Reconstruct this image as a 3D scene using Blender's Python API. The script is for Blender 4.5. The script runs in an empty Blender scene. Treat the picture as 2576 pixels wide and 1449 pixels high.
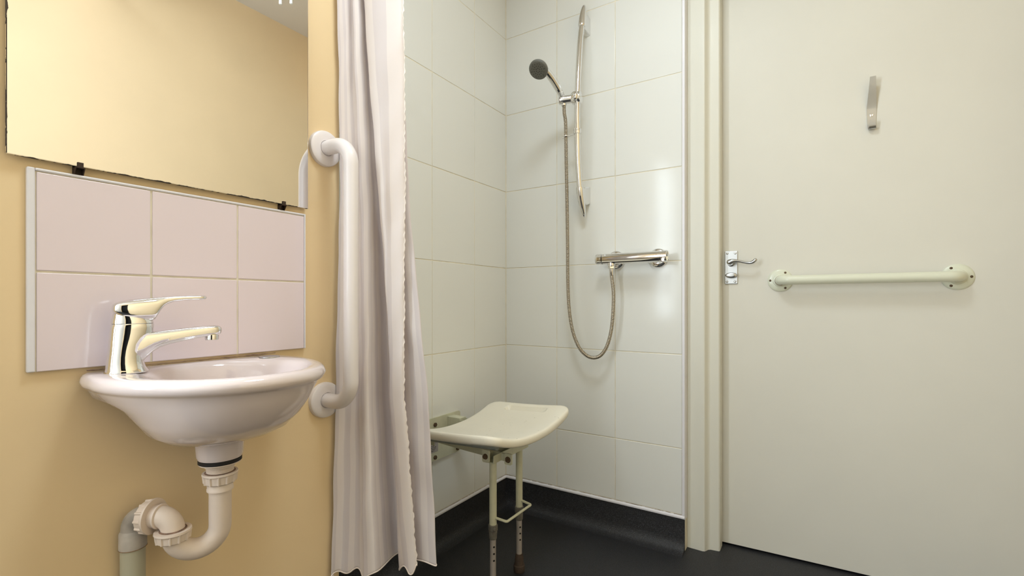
import bpy, bmesh, math, random
from mathutils import Vector, Matrix
random.seed(7)
PI = math.pi
scn = bpy.context.scene
COL = scn.collection

# ------------------------------------------------------------------ camera, world, exposure
FPX = 1201.4
cam_d = bpy.data.cameras.new('camera'); cam = bpy.data.objects.new('camera', cam_d); COL.objects.link(cam)
cam_d.sensor_fit = 'HORIZONTAL'; cam_d.sensor_width = 36.0
cam_d.lens = 36.0 * FPX / 2576.0
cam_d.shift_y = -36.5 / 2576.0 * -1.0
cam.location = (1.1492, -1.7533, 0.88)
cam.rotation_euler = (PI / 2, 0, 0.5674)
cam_d.clip_start = 0.02
scn.camera = cam
scn.view_settings.view_transform = 'Standard'
scn.view_settings.look = 'None'
scn.view_settings.gamma = 1.0
scn.view_settings.use_curve_mapping = False
scn.view_settings.exposure = 0.14
w = bpy.data.worlds.new('world'); scn.world = w; w.use_nodes = True
w.node_tree.nodes['Background'].inputs[0].default_value = (0.75, 0.82, 1.0, 1)
w.node_tree.nodes['Background'].inputs[1].default_value = 0.3

LAMP_COL = (0.80, 0.92, 1.0)
def area(name, loc, rot, size, power, col, sy=None, spread=PI):
    d = bpy.data.lights.new(name, 'AREA'); d.shape = 'RECTANGLE' if sy else 'DISK'
    d.size = size
    if sy: d.size_y = sy
    d.energy = power; d.color = col; d.spread = spread
    o = bpy.data.objects.new(name, d); o.location = loc; o.rotation_euler = rot; COL.objects.link(o)
    return o
area('ceiling_lamp_light', (0.80, -1.05, 2.385), (0, 0, 0), 0.44, 9.5, LAMP_COL)
area('window_daylight', (0.137, -2.12, 1.36), (0, -PI / 2, 0), 1.20, 32.0, (0.78, 0.905, 1.0), sy=0.48)

# ------------------------------------------------------------------ helpers
def mat(name, color, rough=0.5, metal=0.0, spec=0.5, coat=0.0, bump=0.0, bscale=40.0, var=0.0, vscale=6.0, bdet=3.0, dist=0.002):
    m = bpy.data.materials.new(name); m.use_nodes = True
    nt = m.node_tree; b = nt.nodes['Principled BSDF']
    b.inputs['Base Color'].default_value = (*color, 1)
    b.inputs['Roughness'].default_value = rough
    b.inputs['Metallic'].default_value = metal
    b.inputs['Specular IOR Level'].default_value = spec
    b.inputs['Coat Weight'].default_value = coat
    b.inputs['Coat Roughness'].default_value = 0.05
    if bump or var:
        tc = nt.nodes.new('ShaderNodeTexCoord')
    if bump:
        n = nt.nodes.new('ShaderNodeTexNoise'); n.inputs['Scale'].default_value = bscale; n.inputs['Detail'].default_value = bdet
        bp = nt.nodes.new('ShaderNodeBump'); bp.inputs['Strength'].default_value = bump; bp.inputs['Distance'].default_value = dist
        nt.links.new(tc.outputs['Object'], n.inputs['Vector'])
        nt.links.new(n.outputs['Fac'], bp.inputs['Height']); nt.links.new(bp.outputs[0], b.inputs['Normal'])
    if var:
        n2 = nt.nodes.new('ShaderNodeTexNoise'); n2.inputs['Scale'].default_value = vscale; n2.inputs['Detail'].default_value = 4
        r = nt.nodes.new('ShaderNodeValToRGB')
        r.color_ramp.elements[0].position = 0.3; r.color_ramp.elements[1].position = 0.7
        r.color_ramp.elements[0].color = (*[c * (1 - var) for c in color], 1)
        r.color_ramp.elements[1].color = (*[min(1, c * (1 + var * 0.4)) for c in color], 1)
        nt.links.new(tc.outputs['Object'], n2.inputs['Vector']); nt.links.new(n2.outputs['Fac'], r.inputs[0])
        nt.links.new(r.outputs[0], b.inputs['Base Color'])
    return m

def s2l(r, g, b):
    f = lambda c: (c / 255 / 12.92) if c / 255 <= 0.04045 else ((c / 255 + 0.055) / 1.055) ** 2.4
    return (f(r), f(g), f(b))

M = {}
M['yellow'] = mat('yellow_wall_paint', s2l(240, 214, 171), 0.6, bump=0.25, bscale=120, var=0.04, vscale=3, dist=0.0006)
M['ceiling'] = mat('ceiling_paint', s2l(236, 230, 220), 0.8)
M['tile'] = mat('shower_tile_glaze', s2l(232, 232, 228), 0.12, spec=0.2, bump=0.10, bscale=5, bdet=0, dist=0.0012)
M['grout'] = mat('cream_grout', s2l(236, 228, 208), 0.9, bump=0.4, bscale=300, dist=0.0005, var=0.15, vscale=20)
M['splash_tile'] = mat('splash_tile_glaze', s2l(232, 218, 224), 0.12, bump=0.08, bscale=9, bdet=1, dist=0.003)
M['pvc_trim'] = mat('white_plastic_trim', s2l(232, 230, 236), 0.35)
M['vinyl'] = None
M['frame'] = mat('cream_gloss_paint', s2l(222, 220, 209), 0.42, bump=0.1, bscale=30, dist=0.001)
M['door'] = mat('cream_door_paint', s2l(223, 220, 210), 0.5, bump=0.08, bscale=25, dist=0.001, var=0.02, vscale=5)
M['chrome'] = mat('chrome', (0.80, 0.80, 0.80), 0.06, metal=1.0)
M['satin'] = mat('satin_aluminium', (0.50, 0.51, 0.52), 0.28, metal=1.0, bump=0.15, bscale=400, dist=0.0003)
M['ceramic'] = mat('white_ceramic', s2l(222, 209, 208), 0.12, coat=0.5)
M['bar_white'] = mat('white_bar_coating', s2l(238, 231, 232), 0.28, coat=0.2)
M['bar_cream'] = mat('pale_green_bar_coating', s2l(222, 224, 206), 0.30, coat=0.2)
M['seat_plastic'] = mat('cream_seat_plastic', s2l(240, 234, 218), 0.35, bump=0.25, bscale=160, dist=0.0008, var=0.02, vscale=14)
M['seat_metal'] = mat('cream_powder_coat', s2l(208, 207, 182), 0.40, var=0.08, vscale=30)
M['grey_plastic'] = mat('grey_plastic', s2l(140, 144, 138), 0.5)
M['grey_collar'] = mat('stained_grey_plastic', s2l(112, 108, 100), 0.55, var=0.35, vscale=60)
M['alu_leg'] = mat('dull_aluminium_leg', s2l(186, 178, 172), 0.45, metal=0.35, var=0.1, vscale=40)
M['rust'] = mat('rusty_screw_steel', s2l(104, 84, 62), 0.6, metal=0.3, var=0.6, vscale=300)
M['rubber'] = mat('brown_rubber', s2l(70, 56, 46), 0.75, var=0.2, vscale=60)
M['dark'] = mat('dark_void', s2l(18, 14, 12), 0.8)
M['black_rubber'] = mat('black_rubber_washer', s2l(22, 18, 18), 0.7, var=0.4, vscale=80)
M['trap'] = mat('white_trap_plastic', s2l(230, 214, 202), 0.42, var=0.06, vscale=30)
M['old_pipe'] = mat('aged_grey_pipe', s2l(186, 178, 170), 0.5, var=0.30, vscale=26)
M['waste_pipe'] = mat('pale_waste_pipe', s2l(190, 186, 164), 0.5, var=0.05, vscale=10)
M['clip'] = mat('rusted_brown_clip', s2l(60, 42, 28), 0.65, var=0.5, vscale=200)
M['hose'] = mat('steel_hose', (0.62, 0.56, 0.46), 0.25, metal=1.0)
M['hose_dark'] = mat('hose_seam', (0.16, 0.14, 0.12), 0.45, metal=0.8)
M['head_face'] = mat('grey_spray_face', s2l(104, 104, 98), 0.45)
M['label'] = mat('silver_label', s2l(166, 160, 158), 0.45)
M['ink'] = mat('label_ink', s2l(50, 44, 42), 0.6)
M['stain'] = mat('brown_stain', s2l(140, 104, 66), 0.8, var=0.4, vscale=200)
M['mildew'] = mat('mildew', s2l(140, 114, 98), 0.9, var=0.5, vscale=120)
M['cord'] = mat('white_cord', s2l(240, 238, 230), 0.6)

def nodes_of(m): return m.node_tree.nodes, m.node_tree.links
for k_ in ('tile', 'splash_tile'):      # every tile gets its own slight waviness
    N, L = nodes_of(M[k_]); tc = [n for n in N if n.type == 'TEX_COORD'][0]; nz = [n for n in N if n.type == 'TEX_NOISE'][0]
    oi = N.new('ShaderNodeObjectInfo'); vm = N.new('ShaderNodeVectorMath'); vm.operation = 'MULTIPLY_ADD'
    L.new(oi.outputs['Random'], vm.inputs[0]); vm.inputs[1].default_value = (31, 17, 53); L.new(tc.outputs['Object'], vm.inputs[2]); L.new(vm.outputs[0], nz.inputs['Vector'])
# speckled black safety vinyl
m = mat('black_safety_vinyl', (0.010, 0.010, 0.011), 0.55, bump=0.35, bscale=900, dist=0.0006); M['vinyl'] = m
N, L = nodes_of(m); b = N['Principled BSDF']
tc = N.new('ShaderNodeTexCoord'); v = N.new('ShaderNodeTexNoise'); v.inputs['Scale'].default_value = 620; v.inputs['Detail'].default_value = 1
r = N.new('ShaderNodeValToRGB'); r.color_ramp.elements[0].position = 0.52; r.color_ramp.elements[0].color = (*s2l(25, 25, 28), 1)
r.color_ramp.elements[1].position = 0.75; r.color_ramp.elements[1].color = (*s2l(84, 84, 90), 1)
L.new(tc.outputs['Object'], v.inputs['Vector']); L.new(v.outputs['Fac'], r.inputs[0]); L.new(r.outputs[0], b.inputs['Base Color'])
# mirror silver with tarnish creeping up from the bottom edge
m = mat('mirror_silver', (0.93, 0.93, 0.91), 0.0, metal=1.0); M['mirror'] = m
N, L = nodes_of(m); b = N['Principled BSDF']
tc = N.new('ShaderNodeTexCoord'); sx = N.new('ShaderNodeSeparateXYZ'); L.new(tc.outputs['Object'], sx.inputs[0])
n = N.new('ShaderNodeTexNoise'); n.inputs['Scale'].default_value = 40; n.inputs['Detail'].default_value = 5; L.new(tc.outputs['Object'], n.inputs['Vector'])
def math_n(op, a=None, bb=None, cl=False):
    q = N.new('ShaderNodeMath'); q.operation = op; q.use_clamp = cl
    for i, x in enumerate((a, bb)):
        if x is None: continue
        if isinstance(x, (int, float)): q.inputs[i].default_value = x
        else: L.new(x, q.inputs[i])
    return q.outputs[0]
lim = math_n('MULTIPLY', math_n('SUBTRACT', n.outputs['Fac'], 0.53), 0.011)         # tarnish height
edge_z = math_n('LESS_THAN', sx.outputs['Z'], math_n('ADD', lim, 0.0007))
edge_y = math_n('LESS_THAN', sx.outputs['Y'], math_n('ADD', lim, 0.0008))
mask = math_n('MAXIMUM', edge_z, edge_y)
mixc = N.new('ShaderNodeMix'); mixc.data_type = 'RGBA'
L.new(mask, mixc.inputs[0]); mixc.inputs[6].default_value = (0.80, 0.79, 0.79, 1); mixc.inputs[7].default_value = (0.06, 0.045, 0.035, 1)
L.new(mixc.outputs[2], b.inputs['Base Color'])
L.new(math_n('SUBTRACT', 1.0, mask), b.inputs['Metallic']); L.new(math_n('MULTIPLY', mask, 0.8), b.inputs['Roughness'])
# curtain: satin stripes from the cloth's own width coordinate
m = mat('striped_satin_curtain', s2l(242, 232, 230), 0.55); M['curtain'] = m
N, L = nodes_of(m); b = N['Principled BSDF']; out = N['Material Output']
uv = N.new('ShaderNodeUVMap'); uv.uv_map = 'UVMap'; sx = N.new('ShaderNodeSeparateXYZ'); L.new(uv.outputs[0], sx.inputs[0])
fr = math_n('FRACT', math_n('DIVIDE', sx.outputs['X'], 0.042))
st = math_n('GREATER_THAN', fr, 0.5)
mixc = N.new('ShaderNodeMix'); mixc.data_type = 'RGBA'; L.new(st, mixc.inputs[0])
mixc.inputs[6].default_value = (*s2l(250, 243, 242), 1); mixc.inputs[7].default_value = (*s2l(236, 229, 231), 1)
L.new(mixc.outputs[2], b.inputs['Base Color'])
rg = N.new('ShaderNodeMapRange'); L.new(st, rg.inputs[0]); rg.inputs[3].default_value = 0.42; rg.inputs[4].default_value = 0.7; L.new(rg.outputs[0], b.inputs['Roughness'])
tr = N.new('ShaderNodeBsdfTranslucent'); tr.inputs[0].default_value = (*s2l(250, 230, 222), 1)
ms = N.new('ShaderNodeMixShader'); ms.inputs[0].default_value = 0.22
L.new(b.outputs[0], ms.inputs[1]); L.new(tr.outputs[0], ms.inputs[2]); L.new(ms.outputs[0], out.inputs[0])
nz = N.new('ShaderNodeTexNoise'); nz.inputs['Scale'].default_value = 16; nz.inputs['Detail'].default_value = 3
tc = N.new('ShaderNodeTexCoord'); L.new(tc.outputs['Object'], nz.inputs['Vector'])
bp = N.new('ShaderNodeBump'); bp.inputs['Strength'].default_value = 0.25; bp.inputs['Distance'].default_value = 0.006
L.new(nz.outputs['Fac'], bp.inputs['Height']); L.new(bp.outputs[0], b.inputs['Normal'])
# emitters
def emis(name, col, s):
    m = bpy.data.materials.new(name); m.use_nodes = True; b = m.node_tree.nodes['Principled BSDF']
    b.inputs['Base Color'].default_value = (0.8, 0.8, 0.8, 1)
    b.inputs['Emission Color'].default_value = (*col, 1); b.inputs['Emission Strength'].default_value = s
    return m
M['pane'] = emis('frosted_daylit_glass', (0.84, 0.90, 1.0), 2.2)
M['lamp'] = emis('lamp_diffuser_glow', LAMP_COL, 6.0)

# ---- geometry
def V(*a): return Vector(a)
def frame(d):
    d = Vector(d).normalized()
    up = Vector((0, 0, 1)) if abs(d.z) < 0.95 else Vector((1, 0, 0))
    a = up.cross(d).normalized(); b_ = d.cross(a).normalized()
    return a, b_, d
def box(bm, x0, x1, y0, y1, z0, z1, bev=0.0, seg=2, mtx=None):
    vs = [bm.verts.new(p) for p in ((x0,y0,z0),(x1,y0,z0),(x1,y1,z0),(x0,y1,z0),(x0,y0,z1),(x1,y0,z1),(x1,y1,z1),(x0,y1,z1))]
    fs = [bm.faces.new([vs[i] for i in f]) for f in ((0,3,2,1),(4,5,6,7),(0,1,5,4),(1,2,6,5),(2,3,7,6),(3,0,4,7))]
    if bev:
        es = list({e for f in fs for e in f.edges})
        r = bmesh.ops.bevel(bm, geom=es, offset=bev, segments=seg, affect='EDGES', profile=0.6)
        vs = list({v for f in bm.faces for v in f.verts}) if mtx is None and False else vs
        if mtx is not None:
            vset = {v for f in r['faces'] for v in f.verts} | {v for v in vs if v.is_valid}
            bmesh.ops.transform(bm, matrix=mtx, verts=list(vset))
    elif mtx is not None:
        bmesh.ops.transform(bm, matrix=mtx, verts=vs)
def loft(bm, rings, cap0=True, cap1=True, closed=True):
    R = [[bm.verts.new(p) for p in ring] for ring in rings]
    n = len(R[0])
    for a, b_ in zip(R[:-1], R[1:]):
        for i in range(n if closed else n - 1):
            j = (i + 1) % n
            bm.faces.new((a[i], a[j], b_[j], b_[i]))
    if cap0 and closed: bm.faces.new(list(reversed(R[0])))
    if cap1 and closed: bm.faces.new(R[-1])
    return R
def circle(c, a, b_, r, n, r2=None):
    r2 = r if r2 is None else r2
    return [Vector(c) + a * (r * math.cos(2 * PI * i / n)) + b_ * (r2 * math.sin(2 * PI * i / n)) for i in range(n)]
def tube(bm, pts, r, n=16, caps=True, radii=None):
    pts = [Vector(p) for p in pts]
    t0 = (pts[1] - pts[0]).normalized(); a, b_, _ = frame(t0)
    rings = []
    for i, p in enumerate(pts):
        if i == 0: t = t0
        elif i == len(pts) - 1: t = (pts[-1] - pts[-2]).normalized()
        else: t = ((pts[i + 1] - p).normalized() + (p - pts[i - 1]).normalized()).normalized()
        a = (a - t * a.dot(t)).normalized(); b_ = t.cross(a)
        k = 1.0
        if 0 < i < len(pts) - 1:
            c = max(0.3, (pts[i + 1] - p).normalized().dot(t)); k = 1.0
        rings.append(circle(p, a, b_, (radii[i] if radii else r) * k, n))
    loft(bm, rings, caps, caps)
def lathe(bm, prof, c, d, n=32, caps=True):
    """prof: (distance along d, radius)"""
    a, b_, d = frame(d); c = Vector(c)
    loft(bm, [circle(c + d * s, a, b_, max(r, 1e-5), n) for s, r in prof], caps, caps)
def catmull(P, k=6, closed=False):
    P = [Vector(p) for p in P]; n = len(P); out = []
    rng = range(n) if closed else range(n - 1)
    for i in rng:
        p0 = P[(i - 1) % n] if closed else P[max(i - 1, 0)]
        p1 = P[i]; p2 = P[(i + 1) % n]
        p3 = P[(i + 2) % n] if closed else P[min(i + 2, n - 1)]
        for j in range(k):
            t = j / k
            out.append(0.5 * ((2 * p1) + (p2 - p0) * t + (2 * p0 - 5 * p1 + 4 * p2 - p3) * t * t + (3 * p1 - p0 - 3 * p2 + p3) * t ** 3))
    if not closed: out.append(P[-1])
    return out
def fillet(pts, r, k=8):
    """polyline with rounded corners"""
    pts = [Vector(p) for p in pts]; out = [pts[0]]
    for i in range(1, len(pts) - 1):
        p = pts[i]; u = (pts[i - 1] - p).normalized(); v = (pts[i + 1] - p).normalized()
        ang = u.angle(v); d = r / math.tan(ang / 2)
        c = p + (u + v).normalized() * (r / math.sin(ang / 2))
        s = p + u * d; e = p + v * d
        x = (s - c); y = (e - c); w_ = x.angle(y)
        for j in range(k + 1):
            t = j / k
            out.append(c + (x * math.sin((1 - t) * w_) + y * math.sin(t * w_)) / math.sin(w_))
    out.append(pts[-1]); return out
def rrect(c, a, b_, w, h, r, n=4):
    """rounded rectangle ring, half sizes w,h"""
    r = min(r, w * .999, h * .999); pts = []
    for cx, cy, a0 in ((w - r, h - r, 0), (-(w - r), h - r, PI / 2), (-(w - r), -(h - r), PI), (w - r, -(h - r), 3 * PI / 2)):
        for i in range(n + 1):
            t = a0 + PI / 2 * i / n
            pts.append(Vector(c) + a * (cx + r * math.cos(t)) + b_ * (cy + r * math.sin(t)))
    return pts

def root_origin(o):
    while o.parent: o = o.parent
    return o.location.copy()
def obj(name, bm, m, parent=None, smooth=True, base=None, ang=35, recalc=True):
    if recalc: bmesh.ops.recalc_face_normals(bm, faces=bm.faces)
    me = bpy.data.meshes.new(name)
    org = root_origin(parent) if parent else Vector(base if base else (0, 0, 0))
    bmesh.ops.translate(bm, verts=bm.verts, vec=-org)
    bm.to_mesh(me); bm.free()
    o = bpy.data.objects.new(name, me); COL.objects.link(o)
    if parent: o.parent = parent
    else: o.location = org
    ms_ = m if isinstance(m, (list, tuple)) else [m]
    for q in ms_: me.materials.append(q)
    if smooth:
        for p in me.polygons: p.use_smooth = True
        me.set_sharp_from_angle(angle=math.radians(ang))
    return o
def mesh_obj(name, me, parent):
    o = bpy.data.objects.new(name, me); COL.objects.link(o); o.parent = parent; return o
def tag(o, label, cat, group=None):
    o['label'] = label; o['category'] = cat
    if group: o['group'] = group
    return o
def thing(name, label, cat, loc, group=None):
    o = bpy.data.objects.new(name, None); COL.objects.link(o); o.location = loc; o.empty_display_size = 0.05
    return tag(o, label, cat, group)
def struct(name, bm, m, parent=None, smooth=False, base=None):
    o = obj(name, bm, m, parent, smooth, base)
    if not parent: o['kind'] = 'structure'
    return o
def NB(): return bmesh.new()

# ------------------------------------------------------------------ setting
XW = 0.131; YE = -0.970; XR = 1.70; YR = -2.75; HC = 2.46; YD = 0.19
bm = NB(); box(bm, -0.1, XR + .1, YR - .1, YD + .3, -0.05, 0.0); struct('floor', bm, M['vinyl'])
bm = NB(); box(bm, -0.1, XR + .1, YR - .1, YD + .3, HC, HC + .05); struct('ceiling', bm, M['ceiling'])
# yellow wall on the left, with the opening of the window
WY0, WY1, WZ0, WZ1 = -2.37, -1.87, 0.75, 1.97
bm = NB()
box(bm, -0.1, XW, WY1, YE, 0, HC); box(bm, -0.1, XW, YR, WY0, 0, HC)
box(bm, -0.1, XW, WY0, WY1, 0, WZ0); box(bm, -0.1, XW, WY0, WY1, WZ1, HC)
wall_left = struct('wall_left', bm, M['yellow'])
DY0, DY1 = -2.66, -1.86      # doorway added behind the camera to give the chrome a dark reflection
bm = NB(); box(bm, XR, XR + .1, DY1, 0.02, 0, HC); box(bm, XR, XR + .1, YR, DY0, 0, HC); box(bm, XR, XR + .1, DY0, DY1, 2.03, HC); struct('wall_right', bm, M['yellow'])
bm = NB(); box(bm, -0.1, XR + .1, YR - .1, YR, 0, HC); struct('wall_rear', bm, M['ceiling'])
bm = NB(); box(bm, XR + .9, XR + 1.0, DY0 - .1, DY1 + .1, 0, HC); box(bm, XR + .1, XR + .9, DY0 - .2, DY0 - .1, 0, HC); box(bm, XR + .1, XR + .9, DY1 + .1, DY1 + .2, 0, HC); box(bm, XR + .1, XR + 1.0, DY0 - .2, DY1 + .2, HC, HC + .05); box(bm, XR + .1, XR + 1.0, DY0 - .2, DY1 + .2, -.05, 0); struct('wall_added_lobby', bm, M['dark'])  # unseen black box added behind the doorway for the tap to reflect
# window
bm = NB()
for a in ((0.04, 0.10, WY0, WY0 + .05, WZ0, WZ1), (0.04, 0.10, WY1 - .05, WY1, WZ0, WZ1), (0.04, 0.10, WY0 + .05, WY1 - .05, WZ0, WZ0 + .05), (0.04, 0.10, WY0 + .05, WY1 - .05, WZ1 - .05, WZ1)):
    box(bm, *a, bev=0.004)
wn = struct('window_1', bm, M['pvc_trim'])
bm = NB(); box(bm, 0.060, 0.066, WY0 + .05, WY1 - .05, WZ0 + .05, WZ1 - .05); obj('pane', bm, M['pane'], wn, False)

# tiled shower walls: grout bed + one object per tile
Z0 = 0.6952; TH = 0.3344; G = 0.0016
def tile_mesh(w_, h_, t=0.007, bev=0.0012, name='tile', m='tile'):
    bm = NB(); box(bm, -t, 0, 0, w_, 0, h_, bev=bev, seg=2)
    me = bpy.data.meshes.new(name); bmesh.ops.recalc_face_normals(bm, faces=bm.faces); bm.to_mesh(me); bm.free(); me.materials.append(M[m])
    return me
cache = {}
def place_tile(parent, w_, h_, loc, rot, name='tile', m='tile', t=0.007):
    k = (round(w_, 4), round(h_, 4), m)
    if k not in cache: cache[k] = tile_mesh(w_ - 2 * G, h_ - 2 * G, t=t, m=m)
    o = mesh_obj(name, cache[k], parent); o.location = loc; o.rotation_euler = rot
    return o
ZB = 0.126
rows = [ZB, Z0 - TH] + [Z0 + TH * k for k in range(0, 6)] + [HC]
bm = NB(); box(bm, -0.1, -0.0014, YE - .02, 0.0, 0, HC); wall_sh = struct('wall_shower', bm, M['grout'])
colsL = [0, -0.2264, -0.4764, -0.7264, -0.9764]
for i in range(len(colsL) - 1):
    for j in range(len(rows) - 1):
        place_tile(wall_sh, colsL[i] - colsL[i + 1], rows[j + 1] - rows[j], (random.uniform(-.0002, .0002), colsL[i + 1] + G, rows[j] + G), (random.uniform(-.0006, .0006), random.uniform(-.0012, .0012), random.uniform(-.0012, .0012)))
bm = NB(); box(bm, -0.1, 0.757, 0.0014, 0.14, 0, HC); wall_back = struct('wall_back', bm, M['grout'])
bm = NB(); box(bm, -.001, .0022, -.0022, .003, ZB - .002, HC, bev=.0008); obj('corner_sealant', bm, M['grout'], wall_back)
colsB = [0, 0.25, 0.5, 0.7475]
for i in range(3):
    for j in range(len(rows) - 1):
        wv = colsB[i + 1] - colsB[i]
        # local +x (tile face) -> world -y ; local +y -> world +x
        place_tile(wall_back, wv, rows[j + 1] - rows[j], (colsB[i] + G, random.uniform(-.0002, .0002), rows[j] + G), (random.uniform(-.0006, .0006), random.uniform(-.0012, .0012), -PI / 2 + random.uniform(-.0012, .0012)))
# the wall over and round the door
bm = NB(); box(bm, 0.757, XR + .1, 0.06, 0.24, 2.09, HC); box(bm, XR + .02, XR + .1, 0.02, 0.24, 0, 2.09); struct('wall_door', bm, M['yellow'])
bm = NB(); box(bm, 0.70, XR + .1, 0.24, 0.29, 0, HC); struct('wall_corridor', bm, M['ceiling'])
# tile edge trim, capping strip, coved vinyl upstand
bm = NB(); box(bm, 0.7478, 0.7572, -0.0035, 0.034, 0.108, HC, bev=0.002); struct('trim_1', bm, M['pvc_trim'], smooth=True)
bm = NB()
prof = [(-0.002, ZB - .001), (-0.0035, ZB - .002), (-0.0065, ZB - .006), (-0.0065, ZB - .011), (-0.0045, ZB - .0130), (0.001, ZB - .0130), (0.001, ZB - .001)]
loft(bm, [[V(x, y, z) for y, z in prof] for x in (0.0045, 0.7572)])
struct('trim_2', bm, M['pvc_trim'], smooth=True)
bm = NB(); loft(bm, [[V(-y, x, z) for y, z in prof] for x in (-0.0045, YE)]); struct('trim_3', bm, M['pvc_trim'], smooth=True)
# mildew line between tile and capping strip: dark patches in the joint
for nm, f_, L0, L1 in (('mildew_line', lambda a, o_: V(a, -.0022 - o_, ZB + .0002), .006, .7470), ('mildew_line', lambda a, o_: V(.0022 + o_, -a, ZB + .0002), .006, -YE)):
    bm = NB(); a = L0
    while a < L1 - .02:
        ln_ = random.uniform(.015, .070); e_ = min(a + ln_, L1)
        ps = [f_(a + (e_ - a) * k / 5, random.uniform(0, .0006)) for k in range(6)]
        tube(bm, ps, .001, 6, True, [random.uniform(.0002, .0007) for _ in ps]); a = e_ + random.uniform(.002, .012)
    obj(nm, bm, M['mildew'], wall_back if L1 < .8 and L1 > .746 and nm and f_(1, 0).x > .5 else wall_sh, False)
def cove(bm, flip, a0, a1):
    P = [(0.0, ZB - .013), (-0.0035, ZB - .0135), (-0.004, 0.045), (-0.007, 0.028), (-0.014, 0.013), (-0.026, 0.005), (-0.042, 0.001), (-0.048, 0.0), (0.0, 0.0)]
    rings = []
    for a in (a0, a1):
        rings.append([V(a, y, z) if not flip else V(-y, -a, z) for y, z in P])
    loft(bm, rings)
bm = NB(); cove(bm, False, 0.0, 0.757); o = struct('baseboard_back', bm, M['vinyl'], smooth=True)
bm = NB(); cove(bm, True, 0.0, -YE); o = struct('baseboard_left', bm, M['vinyl'], smooth=True)

# door frame post (left jamb + architrave), its mirror image on the right, head
def post(bm, s, z0, z1):
    P = [(.7575, .036), (.809, .0335), (.816, .036), (.820, .043), (.824, .054), (.832, .0605), (.858, .064), (.8615, .068), (.8615, .115), (.8555, .117), (.8555, .235), (.7575, .235)]
    loft(bm, [[V(x if s > 0 else (XR + .757 - x), y, z) for x, y in P] for z in (z0, z1)])
bm = NB(); post(bm, 1, 0, 2.09); struct('trim_4', bm, M['frame'], smooth=True)
bm = NB(); box(bm, 0.854, 1.72, 0.05, 0.235, 2.02, 2.09, bev=.004); struct('trim_5', bm, M['frame'], smooth=True)
# door leaf, a little ajar
TH_D = math.radians(2.30); DA = Vector((0.8572, 0.1275, 0))
dd = Vector((math.cos(TH_D), math.sin(TH_D), 0)); dn = Vector((math.sin(TH_D), -math.cos(TH_D), 0))   # dn points into the room
def DP(t, off, z): return DA + dd * t + dn * off + Vector((0, 0, z))
bm = NB(); box(bm, 0.0, 0.838, 0.0, 0.044, 0.008, 2.015, bev=.0015, mtx=Matrix.Translation(DA) @ Matrix.Rotation(TH_D, 4, 'Z'))
door = struct('door_1', bm, M['door'], smooth=True)
# lever handle set on the door: plate > screws, lever, thumb turn
c = DP(0.0328, 0.0025, 1.006)
RD = Matrix.Rotation(TH_D, 4, 'Z')
bm = NB(); box(bm, -0.0212, 0.0212, -0.0022, 0.0024, -0.0592, 0.0592, bev=.0018, seg=3, mtx=Matrix.Translation(c) @ RD)
handle = obj('door_handle', bm, M['satin'], door); handle['label'] = 'satin metal lever handle plate with oval thumb turn'
for t, z in ((.0199, 1.0574), (.0462, 1.0568), (.0190, .9550), (.0453, .9552)):
    bm = NB(); lathe(bm, [(0, .0042), (.0012, .0041), (.0018, .0032), (.0019, .001)], DP(t, .0046, z), dn, 16)
    obj('screw', bm, M['satin'], handle)
bm = NB()
lathe(bm, [(0, .0120), (.004, .0118), (.008, .0095), (.030, .0095), (.036, .010)], DP(.0325, .004, 1.0215), dn, 24)
P = [DP(.0240, .036, 1.0190), DP(.030, .038, 1.0225), DP(.040, .040, 1.0262), DP(.052, .041, 1.0268), DP(.066, .040, 1.0240), DP(.080, .039, 1.0200), DP(.094, .038, 1.0180), DP(.104, .038, 1.0205), DP(.112, .038, 1.0270), DP(.1165, .038, 1.0310)]
Rr = [.0045, .0105, .0085, .0052, .0042, .0042, .0046, .0058, .0062, .0030]
Pp = catmull(P, 5); Rp = []
for i in range(len(Rr) - 1):
    for j in range(5): Rp.append(Rr[i] + (Rr[i + 1] - Rr[i]) * j / 5)
Rp.append(Rr[-1]); tube(bm, Pp, 1, 16, True, Rp)
obj('lever', bm, M['satin'], handle)
bm = NB()
a_, b_ = dd, Vector((0, 0, 1))
loft(bm, [circle(DP(.0335, .004 + s, .9775), a_, b_, .0075 * k, 28, .0075 * k2) for s, k, k2 in ((0, 1, 1), (.008, .95, .95), (.010, 2.4, .9))], True, True)
loft(bm, [circle(DP(.0335, .004 + s, .9775), a_, b_, .0190 * k, 32, .0098 * k) for s, k in ((.010, .90), (.012, 1.0), (.015, 1.0), (.0175, .93), (.019, .75), (.0195, .4))], True, True)
obj('thumb_turn', bm, M['satin'], handle)

# grab bar on the door
def grab_screws(parent, c, n_, e1, e2, ra, angs, sr, h):
    for a in angs:
        p = Vector(c) + e1 * (ra * math.cos(a)) + e2 * (ra * math.sin(a)) + n_ * h
        bm = NB(); lathe(bm, [(0, sr), (.0008, sr), (.0014, sr * .7), (.0015, sr * .2)], p, n_, 14)
        o = obj('screw', bm, M['rust'], parent); o['label'] = 'rusty brown screw'
up = Vector((0, 0, 1))
TL, TR, ZBAR = 0.1870, 0.6455, 0.9560
g = thing('grab_rail', 'pale cream horizontal grab rail with rusty screws on the white door', 'grab rail', DP(TL, 0, ZBAR))
bm = NB(); pts = fillet([DP(TL, .002, ZBAR - .001), DP(TL, .050, ZBAR - .001), DP(TR, .050, ZBAR), DP(TR, .002, ZBAR)], .030, 12)
tube(bm, pts, .0155, 28); obj('rail', bm, M['bar_cream'], g, ang=60)
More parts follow.
